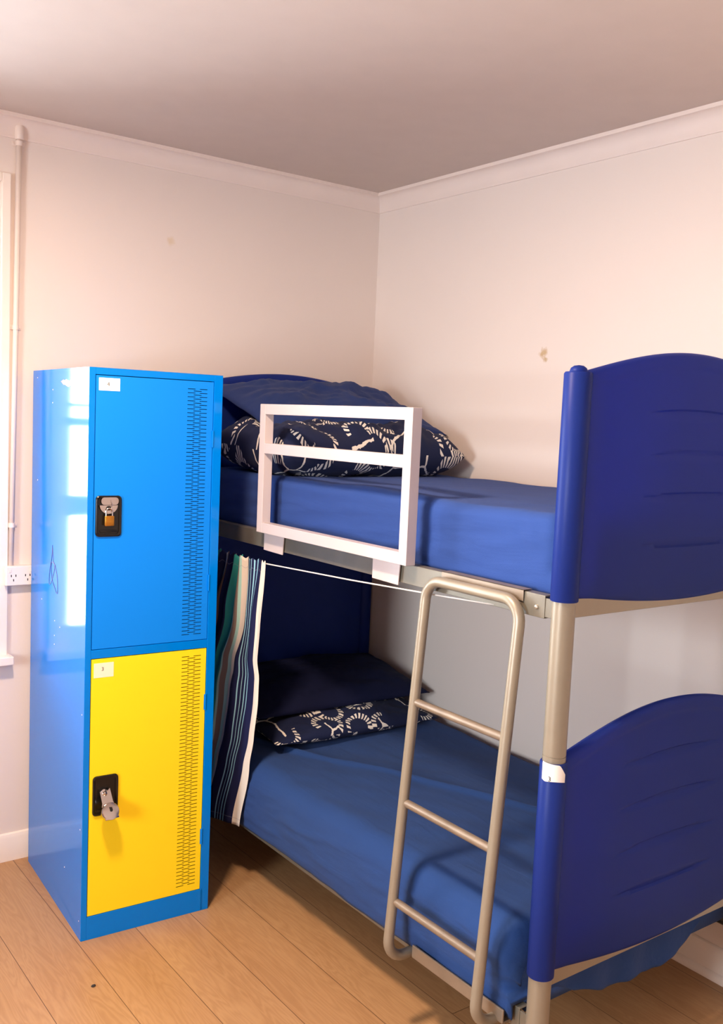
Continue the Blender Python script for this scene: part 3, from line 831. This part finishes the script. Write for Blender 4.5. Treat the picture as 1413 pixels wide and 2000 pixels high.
# ------------------------------------------------------------------ pillows
def pillow(name, size, thick, mk, label, seed, group=None, corner=.1, lump=1.0, flat=0.25, uvs=1.0, pw=2.8, pwu=None):
    sx, sy = size; n = 72; m = 56
    bm = bmesh.new(); uvl = bm.loops.layers.uv.new('UVMap'); uvd = {}
    grids = []
    for side in (1, -1):
        g = []
        for j in range(m + 1):
            row = []
            for i in range(n + 1):
                u = 2 * i / n - 1; v = 2 * j / m - 1
                # edges draw in between the corners
                x = u * sx / 2 * (1 - corner * .7 * (1 - v * v) * 0 - corner * (1 - (abs(v)) ** 2.2) * .5)
                y = v * sy / 2 * (1 - corner * (1 - (abs(u)) ** 2.2) * .5)
                k = (max(0, 1 - abs(u) ** (pwu or pw)) ** .6) * (max(0, 1 - abs(v) ** pw) ** .6)
                h = thick / 2 * k
                wr = (nz(u * 2.2 + seed, v * 2.2) * .014 + nz(u * 5 + seed, v * 6, 2) * .007 + abs(nz(u * 9, v * 7 + seed, 5)) * .007) * lump
                edge = 1 - smooth01(.72, 1.0, max(abs(u), abs(v)))
                z = h * (1 if side > 0 else flat * 4 if flat >= .25 else flat * 4) 
                z = side * z + wr * (.25 + .75 * edge) * (k > 0) * (1 if side > 0 else .4)
                if max(abs(u), abs(v)) > .999: z = wr * .25
                vt = bm.verts.new((x, y, z)); row.append(vt); uvd[vt] = (x * uvs + seed, y * uvs + (0 if side > 0 else sy))
            g.append(row)
        grids.append(g)
        for j in range(m):
            for i in range(n): bm.faces.new((g[j][i], g[j][i + 1], g[j + 1][i + 1], g[j + 1][i]))
    for f in bm.faces:
        for l in f.loops: l[uvl].uv = uvd[l.vert]
    bmesh.ops.remove_doubles(bm, verts=bm.verts, dist=1e-5)
    o = obj(name, bm, mk, None, True); tag(o, label, 'pillow', group)
    return o
RX = lambda d: Matrix.Rotation(math.radians(d), 4, 'X')
RY = lambda d: Matrix.Rotation(math.radians(d), 4, 'Y')
RZ = lambda d: Matrix.Rotation(math.radians(d), 4, 'Z')
p = pillow('patterned_pillow', (.83, .54), .20, 'shibori', 'navy pillow with white stitched dash pattern lying on the top mattress', 1.3, lump=2.4, corner=.02, pw=4.5, pwu=9)
p.matrix_world = Matrix.Translation((-.505, -.480, 1.562)) @ RZ(2) @ RX(2)
p = pillow('pillow', (.85, .50), .18, 'pillow', 'plain navy pillow leaning on the upper headboard above the patterned pillow', 5.2, lump=1.7, corner=.05, pw=3.0, pwu=2.2, flat=.11)
p.matrix_world = Matrix.Translation((-.440, -.31, 1.705)) @ RZ(1) @ RX(18)
p = pillow('patterned_pillow', (.74, .48), .11, 'shibori', 'navy pillow with thin white stitched lines lying on the bottom mattress', 7.7, lump=1.2, corner=.05)
p.matrix_world = Matrix.Translation((-.46, -.42, .512)) @ RZ(-3) @ RX(3)
p = pillow('pillow', (.80, .46), .14, 'pillow_low', 'plain navy pillow on the patterned pillow of the bottom bunk', 3.9, lump=1.0, corner=.05, flat=.11)
p.matrix_world = Matrix.Translation((-.44, -.315, .598)) @ RZ(-2) @ RX(8)

# ------------------------------------------------------------------ curtain on its cord
cur = thing('curtain', 'striped navy, teal and cream curtain hanging from a white cord beside the locker', 'curtain', (-.97, -.5, 1.18))
cd = obj('curtain_cord', add_tube(bmesh.new(), [(-.951, -.07, 1.168), (-.951, -.35, 1.170), (-.951, -.69, 1.176), (-.950, -1.2, 1.199), (-.949, -1.60, 1.221), (-.945, -1.80, 1.233)], .0022, 8), 'cord', cur, True)
cd['label'] = 'thin white cord stretched under the upper side rail'
bm = bmesh.new(); uvl = bm.loops.layers.uv.new('UVMap'); uvd = {}
NS, NZc = 300, 80; SL = .90; g = []
CS = [0, .066, .13, .216, .26, .30, .34, .44, .50, .60, .90]
CT = [[0, .027, .058, .106, .133, .165, .180, .215, .245, .31, .50], [0, .040, .074, .099, .110, .16, .19, .275, .305, .39, .55],
      [0, .037, .09, .17, .23, .265, .32, .42, .47, .55, .60], [0, .066, .13, .216, .26, .30, .34, .44, .48, .53, .61]]
def tab_at(t_, s):
    for k in range(len(CS) - 1):
        if s <= CS[k + 1] + 1e-9: return t_[k] + (t_[k + 1] - t_[k]) * (s - CS[k]) / (CS[k + 1] - CS[k])
    return t_[-1]
def smp(tab, q):
    for (a, va), (b, vb) in zip(tab, tab[1:]):
        if a <= q <= b: return va + (vb - va) * smooth01(a, b, q)
    return tab[-1][1]
for j in range(NZc + 1):
    q = j / NZc                                          # 0 at the cord, 1 at the hem
    row = []
    for i in range(NS + 1):
        s = SL * i / NS
        yr = smp([(0, -.713), (.23, -.703), (.355, -.700), (.43, -.721), (.50, -.722), (.65, -.709), (.76, -.692), (1, -.649)], q)
        tabs = [tab_at(t_, s) * k_ for t_, k_ in zip(CT, (.82, .80, .80, .84))]
        y = yr + smp(list(zip((0, .21, .50, 1), tabs)), q)
        amp = (.010 - .005 * q) * smooth01(.05, .30, s)
        ph = s * 2 * PI / (.115 + .03 * q) + 1.2 * nz(s * 4, q * 1.5)
        x = -.958 - .033 * q - abs(amp) + amp * math.sin(ph) + .006 * nz(s * 12, q * 4, 4)
        z = 1.184 - .025 * 0 + (smp([(0, .175), (.3, .24), (1, .20)], 0) - 0) * 0
        zb_ = .236 - .10 * min(1, (s / .34)) * .55
        ztop = 1.184 + .004 * math.sin(s * 150) * (1 - q)
        z = ztop + (zb_ - ztop) * q
        vt = bm.verts.new((x, y, z)); row.append(vt); uvd[vt] = (s, q)
    g.append(row)
for j in range(NZc):
    for i in range(NS):
        f = bm.faces.new((g[j][i], g[j][i + 1], g[j + 1][i + 1], g[j + 1][i]))
for f in bm.faces:
    for l in f.loops: l[uvl].uv = uvd[l.vert]
cu = obj('curtain_cloth', bm, 'curtain', cur, True)
md = cu.modifiers.new('thick', 'SOLIDIFY'); md.thickness = .0012

# ------------------------------------------------------------------ scrap on the floor
bm = bmesh.new(); bmesh.ops.create_icosphere(bm, subdivisions=2, radius=.006)
for v in bm.verts: v.co = Vector((v.co.x * 1.2, v.co.y * .8, v.co.z * .5)) * (1 + .4 * nz(v.co.x * 300, v.co.y * 300, v.co.z * 300)) + Vector((-1.623, -.932, .003))
tag(obj('scrap', bm, 'ink', None, True), 'tiny dark scrap lying on the wooden floor before the locker', 'scrap')

# ------------------------------------------------------------------ daylight
w = bpy.data.worlds.new('daylight'); SC.world = w; w.use_nodes = True
wn = w.node_tree; bg = wn.nodes['Background']
tc = wn.nodes.new('ShaderNodeTexCoord'); sp_ = wn.nodes.new('ShaderNodeSeparateXYZ'); wn.links.new(tc.outputs['Generated'], sp_.inputs[0])
west = math_node(wn, 'POWER', math_node(wn, 'MAXIMUM', math_node(wn, 'MULTIPLY', sp_.outputs[0], -1.0), 0.0), 2.0)
wn.links.new(math_node(wn, 'ADD', math_node(wn, 'MULTIPLY', west, SKY_W), SKY), bg.inputs[1])
bg.inputs[0].default_value = (.86, .93, 1.0, 1)
# ceiling lamp
LP = (-2.05, -1.58)
cl = thing('ceiling_light', 'round white ceiling light above the open floor before the bunk bed', 'light', (LP[0], LP[1], H))
obj('light_base', add_lathe(bmesh.new(), [(.15, H - .0005), (.15, H - .03), (.02, H - .03)], (LP[0], LP[1], 0), 32), 'gloss_white', cl, True, angle=35)
obj('diffuser', add_lathe(bmesh.new(), [(.145, H - .03), (.14, H - .05), (.11, H - .068), (.06, H - .078), (.01, H - .081)], (LP[0], LP[1], 0), 32), 'lamp', cl, True, angle=50)
la = bpy.data.lights.new('ceiling_light_bulb', 'AREA'); la.shape = 'DISK'; la.size = .24; la.energy = LAMP; la.color = (1, .72, .53)
lo = bpy.data.objects.new('ceiling_light_bulb', la); COL.objects.link(lo); lo.location = (LP[0], LP[1], H - .09)

def portal(name, loc, rot, sx, sy):
    l = bpy.data.lights.new(name, 'AREA'); l.shape = 'RECTANGLE'; l.size = sx; l.size_y = sy; l.cycles.is_portal = True
    o = bpy.data.objects.new(name, l); COL.objects.link(o); o.location = loc; o.rotation_euler = rot; return o
portal('window_1_portal', ((WX0 + WX1) / 2, TH + .01, (WZ0 + WZ1) / 2), (-PI / 2, 0, 0), WX1 - WX0, WZ1 - WZ0)
portal('window_2_portal', (XF - TH - .01, (VY0 + VY1) / 2, (VZ0 + VZ1) / 2), (0, -PI / 2, 0), VZ1 - VZ0, VY1 - VY0)

# ------------------------------------------------------------------ camera
cp = Vector((-2.6318, -3.494, 1.6745)); yaw, pit, rol, F = .6401, -.0945, .0433, 1878.0
f = Vector((math.sin(yaw) * math.cos(pit), math.cos(yaw) * math.cos(pit), math.sin(pit)))
r0 = Vector((math.cos(yaw), -math.sin(yaw), 0)); u0 = r0.cross(f)
rr = math.cos(rol) * r0 + math.sin(rol) * u0; uu = -math.sin(rol) * r0 + math.cos(rol) * u0
cam = bpy.data.cameras.new('camera'); co = bpy.data.objects.new('camera', cam); COL.objects.link(co)
co.matrix_world = Matrix(((rr.x, uu.x, -f.x, cp.x), (rr.y, uu.y, -f.y, cp.y), (rr.z, uu.z, -f.z, cp.z), (0, 0, 0, 1)))
cam.sensor_fit = 'VERTICAL'; cam.sensor_height = 36; cam.sensor_width = 36; cam.lens = F / 2000 * 36; cam.clip_start = .02
SC.camera = co
SC.view_settings.view_transform = 'Standard'; SC.view_settings.look = 'None'; SC.view_settings.gamma = 1; SC.view_settings.use_curve_mapping = False
SC.view_settings.exposure = .34
SC.cycles.max_bounces = 10; SC.cycles.diffuse_bounces = 6; SC.cycles.transparent_max_bounces = 12
SC.cycles.use_denoising = True
SC.cycles.sample_clamp_indirect = 0
